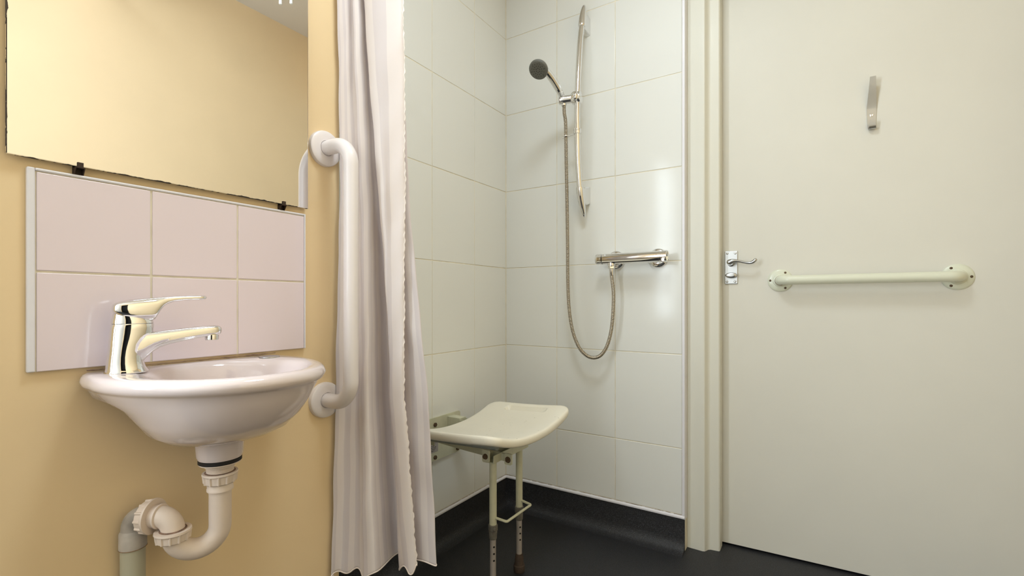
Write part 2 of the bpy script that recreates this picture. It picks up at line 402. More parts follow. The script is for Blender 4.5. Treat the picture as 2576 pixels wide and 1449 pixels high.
for t, sgn in ((TL, 1), (TR, -1)):
    bm = NB(); lathe(bm, [(0, .0385), (.0022, .0385), (.0040, .0368), (.0058, .032), (.0066, .0225), (.0085, .0212), (.0092, .0200), (.0092, .017)], DP(t, 0, ZBAR), dn, 48)
    fl = obj('flange', bm, M['bar_cream'], g)
    grab_screws(fl, DP(t, 0, ZBAR), dn, dd * sgn, up, .0300, (PI, PI / 3, -PI / 3), .0040, .0052)
bm = NB(); lathe(bm, [(.0088, .0168), (.0098, .0165)], DP(TL, 0, ZBAR - .0012), dn, 24); obj('stain', bm, M['stain'], g)

# coat hook
hk = thing('coat_hook', 'brushed metal coat hook screwed to upper part of door', 'hook', DP(.4405, 0, 1.4754))
cen = catmull([V(.0310, 0, 1.5880), V(.0230, 0, 1.5600), V(.0110, 0, 1.5260), V(.0030, 0, 1.5020), V(.0012, 0, 1.4900), V(.0012, 0, 1.4600), V(.0018, 0, 1.4460), V(.0060, 0, 1.4330), V(.0140, 0, 1.4290), V(.0205, 0, 1.4340), V(.0232, 0, 1.4430), V(.0245, 0, 1.4540)], 6)
wid = [.0075, .0090, .0112, .0128, .0128, .0115, .0108, .0100, .0092, .0088, .0086, .0082]
W = []
for i in range(len(wid) - 1):
    for j in range(6): W.append(wid[i] + (wid[i + 1] - wid[i]) * j / 6)
W.append(wid[-1])
rings = []
for i, p in enumerate(cen):
    q0 = cen[max(i - 1, 0)]; q1 = cen[min(i + 1, len(cen) - 1)]; t = (q1 - q0).normalized(); nn = Vector((-t.z, 0, t.x))
    ring = []
    for sx_, sn in ((-1, -1), (1, -1), (1, 1), (-1, 1)):
        o2 = p + nn * (sn * .0010); ring.append(DP(.4405 + sx_ * W[i], o2.x + .0006, o2.z))
    rings.append(ring)
bm = NB(); loft(bm, rings); obj('hook_strip', bm, M['satin'], hk, ang=50)
bm = NB(); lathe(bm, [(.0020, .0050), (.0030, .0046), (.0036, .0030), (.0030, .0016)], DP(.4405, 0, 1.4754), dn, 18); obj('screw', bm, M['chrome'], hk)

# ------------------------------------------------------------------ mirror
MY0, MY1, MZ0, MZ1 = -1.5612, -1.0662, 1.0995, 1.86
mr = thing('mirror', 'frameless rectangular wall mirror with tarnished lower edge above splashback', 'mirror', (XW, MY0, MZ0))
bm = NB(); box(bm, XW + .0085, XW + .0138, MY0, MY1, MZ0, MZ1, bev=.0012, seg=2)
obj('mirror_glass', bm, M['mirror'], mr, False)
bm = NB(); box(bm, XW + .0005, XW + .0083, MY0 + .02, MY1 - .02, MZ0 + .012, MZ1 - .02); obj('backing', bm, M['dark'], mr, False)
for yc in (-1.4770, -1.1265):
    bm = NB()
    box(bm, XW + .0003, XW + .0016, yc - .0065, yc + .0065, MZ0 - .0165, MZ0 + .004)      # back leaf
    box(bm, XW + .0003, XW + .0158, yc - .0062, yc + .0058, MZ0 - .0022, MZ0 - .0008, bev=.0004)      # shelf
    box(bm, XW + .0144, XW + .0158, yc - .0040, yc + .0038, MZ0 - .0018, MZ0 + .0068, bev=.0005)      # front lip
    for s in (-.0062, .0050):
        vs = [V(XW + .0004, yc + s, MZ0 - .0165), V(XW + .0040, yc + s, MZ0 - .0165), V(XW + .0150, yc + s, MZ0 - .0015), V(XW + .0004, yc + s, MZ0 - .0015)]
        loft(bm, [vs, [v + V(0, .0012, 0) for v in vs]])
    o = obj('clip', bm, M['clip'], mr, False); o['label'] = 'rusted dark brown mirror clip'

# ------------------------------------------------------------------ tiled splashback
SY, SZ, SS, SH = -1.0725, 0.9278, 0.1521, 0.1548
sb = thing('tile_splashback', 'white splashback of six square tiles behind the basin', 'splashback', (XW, SY - 3 * SS, SZ - SH))
bm = NB(); box(bm, XW, XW + .0062, SY - 3 * SS, SY, SZ - SH, SZ + SH); obj('grout_bed', bm, M['grout'], sb, False)
for i in range(3):
    for j in range(2):
        y0 = SY - (i + 1) * SS; z0 = SZ - SH + j * SH
        bm = NB(); g2 = .0017
        box(bm, XW + .001, XW + .0082, y0 + g2, y0 + SS - g2 * (1 if i else .3), z0 + (g2 if j else .0002), z0 + SH - g2, bev=.0014, seg=3)
        obj('tile', bm, M['splash_tile'], sb)
bm = NB(); box(bm, XW + .0004, XW + .0092, SY - 3 * SS - .0092, SY - 3 * SS, SZ - SH, SZ + SH + .0045, bev=.0022, seg=3); obj('edge_trim', bm, M['pvc_trim'], sb)
bm = NB(); box(bm, XW + .0004, XW + .0092, SY - 3 * SS, SY, SZ + SH, SZ + SH + .0045, bev=.0018, seg=3); obj('edge_trim', bm, M['pvc_trim'], sb)
bm = NB(); box(bm, XW + .0004, XW + .0092, SY, SY + .0035, SZ - SH, SZ + SH + .0045, bev=.0015, seg=3); obj('edge_trim', bm, M['pvc_trim'], sb)

# ------------------------------------------------------------------ white grab rail beside the mirror
GY, GZ1, GZ0, GX = -1.0135, 1.2560, 0.6420, XW + .100
g = thing('grab_rail', 'white vertical grab rail with round covers between mirror and curtain', 'grab rail', (XW, GY, GZ0))
bm = NB(); pts = fillet([V(XW + .004, GY, GZ1), V(GX, GY, GZ1), V(GX, GY, GZ0), V(XW + .004, GY, GZ0)], .055, 16)
tube(bm, pts, .0175, 32); obj('rail', bm, M['bar_white'], g, ang=60)
for z in (GZ1, GZ0):
    bm = NB(); lathe(bm, [(0, .0430), (.006, .0430), (.0095, .0420), (.0115, .0395), (.0125, .030), (.0128, .0185), (.0100, .0180)], (XW, GY, z), (1, 0, 0), 56)
    obj('flange_cover', bm, M['bar_white'], g)

# ------------------------------------------------------------------ basin
BY = -1.310; RZ = 0.7655
def half(ring, z):
    """ring: (dy,x) from front centre round to back centre; returns a closed smooth ring"""
    P = [V(x, BY + d, z) for d, x in ring] + [V(x, BY - d, z) for d, x in reversed(ring[1:-1])]
    R_ = catmull(P, 6, True)
    for p in R_: p.x = max(p.x, XW + .0006)
    return R_
O = [(0, .436), (.062, .423), (.114, .382), (.153, .318), (.170, .255), (.172, .195), (.160, .136), (.090, .1316), (0, .1316)]
I = [(0, .404), (.046, .395), (.086, .370), (.115, .325), (.124, .280), (.113, .232), (.084, .192), (.045, .166), (0, .160)]
def mixr(A, B, t): return [(a[0] + (b[0] - a[0]) * t, a[1] + (b[1] - a[1]) * t) for a, b in zip(A, B)]
def shr(A, s, fx=None):   # pull in sides and front by s (the back stays on the wall)
    res = []
    for d, x in A:
        k = 1 - s / .18
        res.append((d * k, XW + (x - XW) * (1 - s / .31) if x > XW + .002 else x))
    return res
drain = (0.243, BY)
def disc(r, cx=.243):
    # matching indices: front, ..., back
    A = [0, .35, .7, 1.15, 1.5, 1.85, 2.3, 2.8, PI]
    return [(r * math.sin(a), cx + r * math.cos(a)) for a in A]
U1 = [(0, .424), (.060, .411), (.110, .370), (.147, .308), (.162, .250), (.163, .194), (.152, .136), (.085, .1316), (0, .1316)]
U2 = [(0, .419), (.058, .405), (.107, .363), (.141, .300), (.154, .242), (.154, .190), (.146, .136), (.080, .1316), (0, .1316)]
U3 = [(0, .408), (.057, .395), (.103, .354), (.130, .292), (.136, .238), (.128, .186), (.116, .138), (.065, .1316), (0, .1316)]
U3b = [(0, .392), (.054, .380), (.095, .341), (.117, .286), (.121, .236), (.112, .190), (.098, .146), (.058, .136), (0, .134)]
U4 = [(0, .364), (.048, .353), (.083, .321), (.102, .278), (.104, .235), (.096, .192), (.080, .158), (.046, .146), (0, .143)]
U5 = [(0, .332), (.040, .324), (.066, .300), (.082, .268), (.083, .236), (.076, .204), (.062, .176), (.034, .164), (0, .160)]
U6 = [(0, .300), (.026, .295), (.044, .280), (.055, .258), (.056, .238), (.052, .218), (.042, .200), (.024, .192), (0, .190)]
rings = [half(U6, .6390), half(U5, .6460), half(U4, .6600), half(U3b, .6840), half(U3, .7060), half(U2, .7240), half(U1, .7375), half(mixr(U1, O, .35), .7415), half(mixr(U1, O, .8), .7435), half(O, .7470),
         half(mixr(O, [(d * 1.012, x if x < .14 else x + .003) for d, x in O], 1), .7530), half(O, .7595), half(shr(O, .003), .7630), half(shr(O, .009), RZ), half(mixr(O, I, .55), RZ + .0004), half(mixr(O, I, .86), RZ - .0006), half(I, .7625),
         half(shr(I, .006), .7560)]
Ib = [(d * .93, .270 + (x - .270) * .93) for d, x in I]
rings[-1] = half(Ib, .7540)
for k, z in ((.86, .735), (.78, .712), (.66, .690), (.48, .672), (.28, .662), (.12, .658)):
    rings.append(half([(d * k, .262 + (x - .268) * k) for d, x in I], z))
basin = thing('wash_basin', 'small white ceramic wall basin below the tiled splashback', 'basin', (XW, BY, 0.60))
bm = NB(); loft(bm, rings, True, True)
obj('bowl', bm, M['ceramic'], basin, ang=80)
bm = NB(); lathe(bm, [(-.004, .046), (.004, .0415), (.010, .0385), (.030, .0370), (.036, .0345), (.038, .030)], (drain[0], drain[1], .638), (0, 0, -1), 40); obj('waste_boss', bm, M['ceramic'], basin)
bm = NB(); lathe(bm, [(0, .0205), (.0014, .020), (.0022, .0175), (.0018, .010)], (.182, BY + .128, RZ + .0003), (0, 0, 1), 36); o = obj('tap_hole_cover', bm, M['satin'], basin); o['label'] = 'dull grey disc covering the spare tap hole'
bm = NB(); lathe(bm, [(0, .020), (.0012, .019), (.0004, .014)], (.258, BY, .6585), (0, 0, 1), 28); obj('plughole', bm, M['chrome'], basin)
# dark sealant line along the wall
bm = NB()
pts = [V(XW + .0094, BY + .166 - i * .0083, RZ + .0030 + random.uniform(-.0005, .0005)) for i in range(40)]
tube(bm, pts, .0016, 8, True, [.0004 + random.random() * (.0011 if i < 14 or i > 33 else .0003) for i in range(40)]); o = obj('sealant', bm, M['mildew'], basin); o['label'] = 'mould-stained sealant line'

# ------------------------------------------------------------------ basin mixer tap
TB = Vector((.1960, -1.4350, RZ)); td = Vector((.216, .976, 0)).normalized(); tn = Vector((td.y, -td.x, 0))
tap = thing('basin_mixer_tap', 'chrome single lever mixer tap on left side of basin', 'tap', TB)
def TP(s, n_, z): return TB + td * s + tn * n_ + Vector((0, 0, z))
# body
bm = NB(); rings = []
for z, s0, s1, hw in ((0, -.0265, .0310, .0235), (.0015, -.0270, .0320, .0240), (.004, -.0262, .0305, .0226), (.008, -.0250, .0275, .0210), (.016, -.0240, .0250, .0200), (.026, -.0230, .0240, .0192), (.036, -.0218, .0252, .0188), (.046, -.0210, .0290, .0186), (.055, -.0205, .0340, .0186), (.064, -.0197, .0372, .0186), (.072, -.0190, .0384, .0186), (.0790, -.0182, .0386, .0186), (.0800, -.0172, .0376, .0178)):
    c = (s0 + s1) / 2; h = (s1 - s0) / 2; ring = []
    for i in range(40):
        t = 2 * PI * i / 40; ring.append(TP(c + h * math.cos(t), hw * math.sin(t), z))
    rings.append(ring)
loft(bm, rings)
# spout with the gusset that sweeps up from the base
secs = [(.004, .010, .066, .0160), (.014, .012, .066, .0160), (.022, .016, .066, .0160), (.028, .0230, .0665, .0155), (.036, .0315, .0665, .0150), (.046, .0380, .0668, .0147), (.060, .0430, .0680, .0144), (.080, .0475, .0700, .0140), (.100, .0510, .0718, .0138), (.116, .0530, .0730, .0136), (.126, .0538, .0734, .0132), (.133, .0550, .0727, .0117), (.137, .0580, .0700, .0082), (.138, .0610, .0670, .0030)]
rings = []
for s, z0, z1, hw in secs:
    zc = (z0 + z1) / 2; hh = (z1 - z0) / 2; ring = []
    for i in range(32):
        t = 2 * PI * i / 32; cx = math.cos(t); sy_ = math.sin(t)
        e = .62
        ring.append(TP(s, hw * (abs(cx) ** e) * (1 if cx > 0 else -1) * (1.0 if sy_ > -.2 else .80), zc + hh * (abs(sy_) ** e) * (1 if sy_ > 0 else -1)))
    rings.append(ring)
loft(bm, rings)
obj('tap_body', bm, M['chrome'], tap, ang=50)
bm = NB(); lathe(bm, [(0, .0108), (.0015, .0112), (.0085, .0110), (.0095, .0098), (.0060, .0085)], TP(.1235, 0, .0560), (-.0, 0, -1), 28); obj('aerator', bm, M['chrome'], tap)
# neck ring and lever
bm = NB(); rings = []
for z, s0, s1, hw in ((.0802, -.0180, .0384, .0184), (.0850, -.0176, .0376, .0180), (.0920, -.0165, .0300, .0168), (.0990, -.0150, .0220, .0150)):
    c = (s0 + s1) / 2; h = (s1 - s0) / 2
    rings.append([TP(c + h * math.cos(2 * PI * i / 36), hw * math.sin(2 * PI * i / 36), z) for i in range(36)])
loft(bm, rings); obj('cartridge_ring', bm, M['chrome'], tap, ang=50)
bm = NB()
secs = [(-.0165, .1010, .1080, .0070), (-.0155, .0975, .1115, .0130), (-.0120, .0950, .1140, .0165), (-.004, .0905, .1172, .0186), (.006, .0860, .1192, .0192), (.014, .0842, .1205, .0190), (.024, .0838, .1216, .0182), (.034, .0838, .1226, .0170), (.0385, .0850, .1230, .0162), (.0415, .0900, .1233, .0155), (.0455, .0985, .1238, .0146), (.0500, .1060, .1242, .0136), (.056, .1115, .1247, .0124), (.066, .1158, .1255, .0112), (.080, .1180, .1263, .0102), (.094, .1188, .1268, .0096), (.106, .1190, .1270, .0090), (.112, .1198, .1266, .0074), (.115, .1220, .1250, .0030)]
rings = []
for s, z0, z1, hw in secs:
    zc = (z0 + z1) / 2; hh = (z1 - z0) / 2; ring = []
    for i in range(32):
        t = 2 * PI * i / 32; cx = math.cos(t); sy_ = math.sin(t); e = .66
        ring.append(TP(s, hw * (abs(cx) ** e) * (1 if cx > 0 else -1), zc + hh * (abs(sy_) ** e) * (1 if sy_ > 0 else -1)))
    rings.append(ring)
loft(bm, rings); obj('lever', bm, M['chrome'], tap, ang=50)

# ------------------------------------------------------------------ trap and waste pipe
dx, dy = drain
tr_ = thing('basin_trap', 'stained white plastic bottle-neck trap bend hanging under the basin', 'pipe', (dx, dy, .43))
tr_['label'] = 'stained white plastic swivel trap hanging under the basin'
L2 = Vector((.2165, -1.374, 0))
bm = NB(); lathe(bm, [(0, .0345), (.0060, .0345), (.0075, .0320)], (dx, dy, .6010), (0, 0, -1), 36); obj('washer', bm, M['black_rubber'], tr_)
bm = NB(); lathe(bm, [(0, .0335), (.0018, .0333), (.0040, .0285), (.0050, .0245), (.0085, .0238), (.0087, .0218)], (dx, dy, .5945), (0, 0, -1), 36); obj('waste_flange', bm, M['trap'], tr_)
bm = NB(); prof = [(0, .0215)]
for i in range(9): prof += [(.0004 + i * .0022, .0219), (.0011 + i * .0022, .0203), (.0018 + i * .0022, .0219)]
lathe(bm, prof, (dx, dy, .5865), (0, 0, -1), 32); o = obj('threaded_tail', bm, M['trap'], tr_)
bm = NB(); lathe(bm, [(0, .0222), (.0005, .0246), (.0012, .0246)], (dx, dy, .5768), (0, 0, -1), 32); obj('dirt_ring', bm, M['mildew'], tr_)
def nut(c, d, ri, ro, h, parent, ribs=12):
    """collar nut with lip and ribs"""
    bm = NB(); a, b2, d = frame(d); c = Vector(c); rings = []
    def gear(s, r0, r1):
        ring = []
        for i in range(96):
            t = 2 * PI * i / 96; ph = (i % 8); r_ = r1 if ph in (0, 1) else r0
            ring.append(c + d * s + (a * math.cos(t) + b2 * math.sin(t)) * r_)
        return ring
    rings = [gear(0, ri, ri), gear(0, ro, ro), gear(.0030, ro + .0006, ro + .0006), gear(.0042, ro - .0002, ro - .0002), gear(.0046, ro - .0022, ro), gear(h - .002, ro - .0035, ro - .0012), gear(h, ro - .006, ro - .006), gear(h, ri, ri)]
    loft(bm, rings, True, True)
    return obj('nut', bm, M['trap'], parent, ang=30)
nut((dx, dy, .5760), (0, 0, -1), .0222, .0280, .0200, tr_)
bm = NB(); lathe(bm, [(0, .0205), (.0095, .0205), (.0105, .0212), (.0140, .0212), (.0150, .0185), (.0200, .0178)], (dx, dy, .5575), (0, 0, -1), 32); obj('socket', bm, M['trap'], tr_)
# U bend
cU = (Vector((dx, dy, 0)) + L2) / 2; e = (L2 - Vector((dx, dy, 0))); rU = e.length / 2; e.normalize()
pts = [V(dx, dy, .550), V(dx, dy, .5150)]
for i in range(0, 21):
    a = PI * i / 20; p = cU - e * (rU * math.cos(a)); p.z = .4820 - rU * 1.0 * math.sin(a); pts.append(p.copy())
pts.append(V(L2.x, L2.y, .4870))
bm = NB(); tube(bm, pts, .0178, 28, True); obj('lower_bend', bm, M['trap'], tr_, ang=60)
nut((L2.x, L2.y, .4900), (0, 0, -1), .0185, .0272, .0190, tr_)
bm = NB(); lathe(bm, [(0, .0200), (.0016, .0203), (.0020, .0185)], (L2.x, L2.y, .4896), (0, 0, 1), 28); o = obj('seal_ring', bm, M['mildew'], tr_); o['label'] = 'dirty brown seal ring'
# upper bend to the outlet
od = Vector((-.865, -.502, 0)).normalized()
E0 = Vector((L2.x, L2.y, .4800))
pts = fillet([E0, V(L2.x, L2.y, .5120), V(L2.x, L2.y, .5120) + od * .040], .0240, 14)
bm = NB(); tube(bm, pts, .0175, 28, True); obj('upper_bend', bm, M['trap'], tr_, ang=60)
c0 = V(L2.x, L2.y, .5120)
bm = NB(); lathe(bm, [(0, .0185), (.001, .0205), (.0035, .0205), (.0045, .0188), (.013, .0188)], c0 + od * .0205, od, 32); obj('socket', bm, M['trap'], tr_)
nut(c0 + od * .0330, od, .0190, .0290, .0180, tr_)
# grey elbow and pipe to the floor
wp = thing('waste_pipe', 'aged grey elbow and vertical waste pipe running down the yellow wall', 'pipe', (.1545, -1.4100, 0))
cc = V(.1545, -1.4100, .5120); cc = c0 + od * .0715; 
xx, yy = cc.x, cc.y
wp.location = (xx, yy, 0)
pts = fillet([c0 + od * .0480, cc, V(xx, yy, .4600)], .0200, 12)
bm = NB(); tube(bm, pts, .0170, 28, True)
lathe(bm, [(0, .0172), (.004, .0196), (.0300, .0198), (.0305, .0165)], V(xx, yy, .4890), (0, 0, -1), 32); obj('elbow', bm, M['old_pipe'], wp, ang=50)
bm = NB(); tube(bm, [V(xx, yy, .470), V(xx, yy, 0.0)], .0178, 28, True); obj('pipe', bm, M['waste_pipe'], wp)
bm = NB(); lathe(bm, [(0, .0200), (.0008, .0202), (.0016, .0185)], V(xx, yy, .4590), (0, 0, -1), 28); obj('stain_line', bm, M['stain'], wp)

# ------------------------------------------------------------------ shower rail
RX = .3850
sr = thing('shower_riser_rail', 'bowed chrome riser rail with pointed wall brackets on tiled wall', 'shower rail', (RX, 0, 1.27))
prof = [(-.0500, 1.955), (-.0600, 1.915), (-.0710, 1.860), (-.0815, 1.780), (-.0895, 1.690), (-.0935, 1.600), (-.0925, 1.520), (-.0885, 1.440), (-.0790, 1.360), (-.0690, 1.310), (-.0580, 1.270)]
rail_pts = catmull([V(RX, y, z) for y, z in prof], 6)
bm = NB(); tube(bm, rail_pts, .0108, 24); obj('rail', bm, M['chrome'], sr, ang=60)
def rail_y(z):
    for (y0, z0), (y1, z1) in zip(prof[:-1], prof[1:]):
        if z0 >= z >= z1: return y0 + (y1 - y0) * (z0 - z) / (z0 - z1)
    return -.09
for s in (1, -1):
    bm = NB()
    zj = 1.950 if s > 0 else 1.318; zt = 2.044 if s > 0 else 1.211
    yj = rail_y(zj)
    # sleeve that carries on the curve of the rail to a point near the wall
    P = []; R_ = []
    for k in range(15):
        t = k / 14; z = zj + (zt - zj) * t
        P.append(V(RX, yj + ((-.0270) - yj) * (t ** 1.3), z)); R_.append((.0138 * math.sqrt(max(0.0, 1 - t ** 2.6)) + .0006))
    P.insert(0, V(RX, yj - .0006, zj - s * .004)); R_.insert(0, .0131)
    tube(bm, P, 1, 24, True, R_)
    # foot reaching back to the wall
    rings = []
    for yy_, z0, z1, hw in ((yj * .95, zj - .001 * s, zj + .034 * s, .0060), (yj * .6, zj - .008 * s, zj + .052 * s, .0080), (yj * .3, zj - .014 * s, zj + .058 * s, .0105), (-.0005, zj - .019 * s, zj + .050 * s, .0130)):
        rings.append(rrect((RX, yy_, (z0 + z1) / 2), V(1, 0, 0), V(0, 0, 1), hw, abs(z1 - z0) / 2, .006))
    loft(bm, rings)
    obj('wall_bracket', bm, M['chrome'], sr, ang=50)
# slider that holds the handset
zs = 1.6560; ys = rail_y(zs)
SLc = V(RX, ys, zs)
bm = NB(); lathe(bm, [(-.0230, .0120), (-.0225, .0180), (-.0190, .0220), (-.010, .0238), (.010, .0232), (.0130, .0215), (.0130, .012)], SLc, V(1, .1, 0), 36)
tube(bm, [SLc + V(0, 0, .022), SLc + V(0, 0, -.022)], .0140, 24)
obj('slider', bm, M['chrome'], sr, ang=45)
kx = (V(-.45, -.9, .05)).normalized()
bm = NB(); lathe(bm, [(.004, .0195), (.0190, .0200), (.0225, .0194), (.0260, .0160), (.0280, .0100), (.0286, .0020)], SLc, kx, 32)
obj('slider_knob', bm, M['chrome'], sr, ang=60)
HB = V(.3330, ys - .022, zs - .004)                         # where the handset sits
bm = NB(); d_ = (HB - SLc); ln = d_.length
lathe(bm, [(.008, .0145), (.020, .0150), (ln - .004, .0158), (ln + .012, .0160), (ln + .0145, .0148), (ln + .0150, .0060)], SLc, d_, 32)
obj('handset_holder', bm, M['chrome'], sr, ang=45)
# hose ring lower on the rail
zr = 1.5280; yr_ = rail_y(zr)
bm = NB(); lathe(bm, [(-.0090, .0110), (-.0090, .0148), (-.0040, .0150), (-.0035, .0140), (.0035, .0140), (.0040, .0150), (.0085, .0148), (.0085, .0110)], V(RX, yr_, zr), V(0, 0, -1), 32)
rp = V(.3345, -.088, zr - .008)
dv = (V(.3345, -.088, 0) - V(RX, yr_, 0)).normalized()
tube(bm, [V(RX, yr_, zr - .006) + dv * .012, rp + dv * -.009], .0034, 12)
ringp = [rp + V(math.cos(t) * .0098, math.sin(t) * .0098, 0) for t in [math.atan2(dv.y, dv.x) + .75 + (2 * PI - 1.5) * i / 24 for i in range(25)]]
tube(bm, ringp, .0026, 10)
tube(bm, [rp + dv * .006 + V(0, 0, -.002), rp + dv * .0165 + V(0, 0, -.003)], .0032, 10)
obj('hose_ring', bm, M['chrome'], sr, ang=45)

# ------------------------------------------------------------------ handset and hose
hs = thing('shower_handset', 'chrome hand shower with grey spray face hooked on the riser rail', 'shower head', HB)
HC_ = V(.3130, -.2620, 1.7150)                       # head centre
P = [HB + V(.003, .006, -.020), HB + V(.001, .003, -.004), HB + V(0, -.006, .012), V(.3320, -.150, 1.682), V(.3260, -.186, 1.706), V(.3190, -.224, 1.724), HC_ + V(.003, .012, .012)]
Rr = [.0105, .0110, .0112, .0128, .0135, .0128, .0120]
Pp = catmull(P, 6); Rp = []
for i in range(len(Rr) - 1):
    for j in range(6): Rp.append(Rr[i] + (Rr[i + 1] - Rr[i]) * j / 6)
Rp.append(Rr[-1])
bm = NB(); tube(bm, Pp, 1, 24, True, Rp); obj('handle', bm, M['chrome'], hs, ang=60)
hd = V(.04, -.68, -.73).normalized()                 # facing direction of the spray
bm = NB(); lathe(bm, [(-.0260, .0030), (-.0250, .0120), (-.0200, .0220), (-.0110, .0300), (-.0020, .0335), (.0035, .0338), (.0050, .0330)], HC_, hd, 44); obj('head_shell', bm, M['chrome'], hs, ang=60)
bm = NB(); lathe(bm, [(.0030, .0352), (.0075, .0350), (.0105, .0330), (.0118, .0290), (.0122, .0200), (.0112, .0100), (.0108, .0020)], HC_, hd, 44); fc = obj('spray_face', bm, M['head_face'], hs, ang=60); fc['label'] = 'grey plastic spray face with dark nozzles'
bm = NB(); a_, b2, _ = frame(hd)
for rr_, nn in ((.0070, 6), (.0150, 12), (.0225, 14), (.0265, 6)):
    for i in range(nn):
        t = 2 * PI * i / nn + rr_ * 40; lathe(bm, [(.0112, .0011), (.0131, .0010)], HC_ + (a_ * math.cos(t) + b2 * math.sin(t)) * rr_, hd, 6)
o = obj('nozzles', bm, M['dark'], fc, False); o['kind'] = 'stuff'

ho = thing('shower_hose', 'flexible ribbed metal hose looping down from handset to valve', 'hose', (.4365, -.06, .67))
H = [HB + V(.003, .006, -.018), HB + V(.001, .012, -.045), V(.3360, -.094, 1.575), V(.3345, -.088, 1.520), V(.3330, -.082, 1.43), V(.3300, -.070, 1.286), V(.3290, -.062, 1.12), V(.3290, -.060, .975), V(.3340, -.060, .866), V(.3485, -.060, .775), V(.3740, -.060, .712), V(.4040, -.060, .6805), V(.4360, -.060, .6705), V(.4670, -.060, .6830), V(.4925, -.060, .7230), V(.5095, -.060, .7930), V(.5170, -.062, .9000), V(.5110, -.064, .9700), V(.5095, -.065, .9850)]
hp = catmull(H, 26)
# resample evenly and corrugate
L_ = [0.0]
for a, b2 in zip(hp[:-1], hp[1:]): L_.append(L_[-1] + (b2 - a).length)
tot = L_[-1]; pitch = .0052; n_s = int(tot / pitch) * 4; even = []; j = 0
for i in range(n_s + 1):
    s = tot * i / n_s
    while j < len(L_) - 2 and L_[j + 1] < s: j += 1
    t = (s - L_[j]) / max(1e-9, L_[j + 1] - L_[j]); even.append(hp[j].lerp(hp[j + 1], t))
rad = [(.0072, .0073, .0067, .0056)[i % 4] for i in range(n_s + 1)]
bm = NB(); tube(bm, even, 1, 14, True, rad)
o = obj('hose', bm, [M['hose'], M['hose_dark']], ho, ang=80)
for k, p in enumerate(o.data.polygons):
    if (k // 14) % 4 == 2: p.material_index = 1
bm = NB(); lathe(bm, [(0, .0095), (.026, .0078), (.028, .0066)], V(.5095, -.065, 1.0085), V(0, 0, -1), 24); obj('hose_cone', bm, M['chrome'], ho)
bm = NB(); lathe(bm, [(0, .0120), (.0010, .0132), (.0120, .0132), (.0135, .0115)], V(.5095, -.065, 1.0180), V(0, 0, -1), 6); obj('hose_nut', bm, M['chrome'], ho, ang=20)

# ------------------------------------------------------------------ bar valve
VZ = 1.0415; VY = -.065
vv = thing('bar_shower_valve', 'chrome thermostatic bar valve mounted on back tiled wall', 'shower valve', (.585, 0, VZ))
bm = NB(); lathe(bm, [(0, .0195), (.0005, .0200), (.208, .0200), (.2085, .0195)], V(.4780, VY, VZ), V(1, 0, 0), 40); obj('valve_body', bm, M['chrome'], vv)
bm = NB(); lathe(bm, [(0, .0120), (.0004, .0170), (.0020, .0192), (.0060, .0204), (.0085, .0204), (.0092, .0196), (.0180, .0196), (.0190, .0204), (.0215, .0204), (.0220, .0196), (.0250, .0196)], V(.4500, VY, VZ), V(1, 0, 0), 40); obj('flow_knob', bm, M['chrome'], vv, ang=30)
bm = NB(); lathe(bm, [(0, .0196), (.0040, .0196), (.0044, .0205), (.0100, .0205), (.0104, .0196), (.0150, .0196), (.0155, .0208), (.0330, .0208), (.0345, .0195), (.0345, .0160), (.0325, .0155)], V(.6790, VY, VZ), V(1, 0, 0), 40); kn = obj('temperature_knob', bm, M['chrome'], vv, ang=30)
bm = NB()
for i in range(3):
    t = i * 2 * PI / 3 + .4; d2 = V(0, math.cos(t), math.sin(t)); tube(bm, [V(.7120, VY, VZ), V(.7120, VY, VZ) + d2 * .016], .0030, 8)
box(bm, .6960, .7090, VY - .0260, VY - .018, VZ - .0210, VZ - .0085, bev=.002)
obj('knob_spokes', bm, M['chrome'], kn)
for x in (.5050, .6640):
    bm = NB(); lathe(bm, [(0, .0350), (.0040, .0350), (.0085, .0335), (.0120, .0280), (.0135, .0200), (.0135, .0140), (.062, .0140)], V(x, -.0004, VZ), V(0, -1, 0), 44); wpj = obj('wall_flange', bm, M['chrome'], vv, ang=40)
bm = NB(); lathe(bm, [(0, .0150), (.0230, .0140), (.0240, .0125), (.0260, .0120)], V(.5095, VY, VZ - .003), V(0, 0, -1), 28); obj('outlet', bm, M['chrome'], vv)
bm = NB(); lathe(bm, [(0, .0185), (.010, .0185)], V(.5050, -.0440, VZ - .004), V(0, 1, 0), 6)
obj('union_nut', bm, M['chrome'], vv, ang=20)

# ------------------------------------------------------------------ shower seat
SC = -.4975
st_ = thing('shower_bench', 'cream fold-down shower seat on wall bracket with two adjustable legs', 'shower seat', (0.0, SC, 0.30))
X0s, X1s, HWs = .112, .446, .2300; TK = .026
def seat_z(x, y):
    u = (y - SC) / HWs; v_ = (x - X0s) / (X1s - X0s)
    return .4700 + .0430 * abs(u) ** 2.2 + .0190 * v_ - .004 * math.sin(PI * v_)
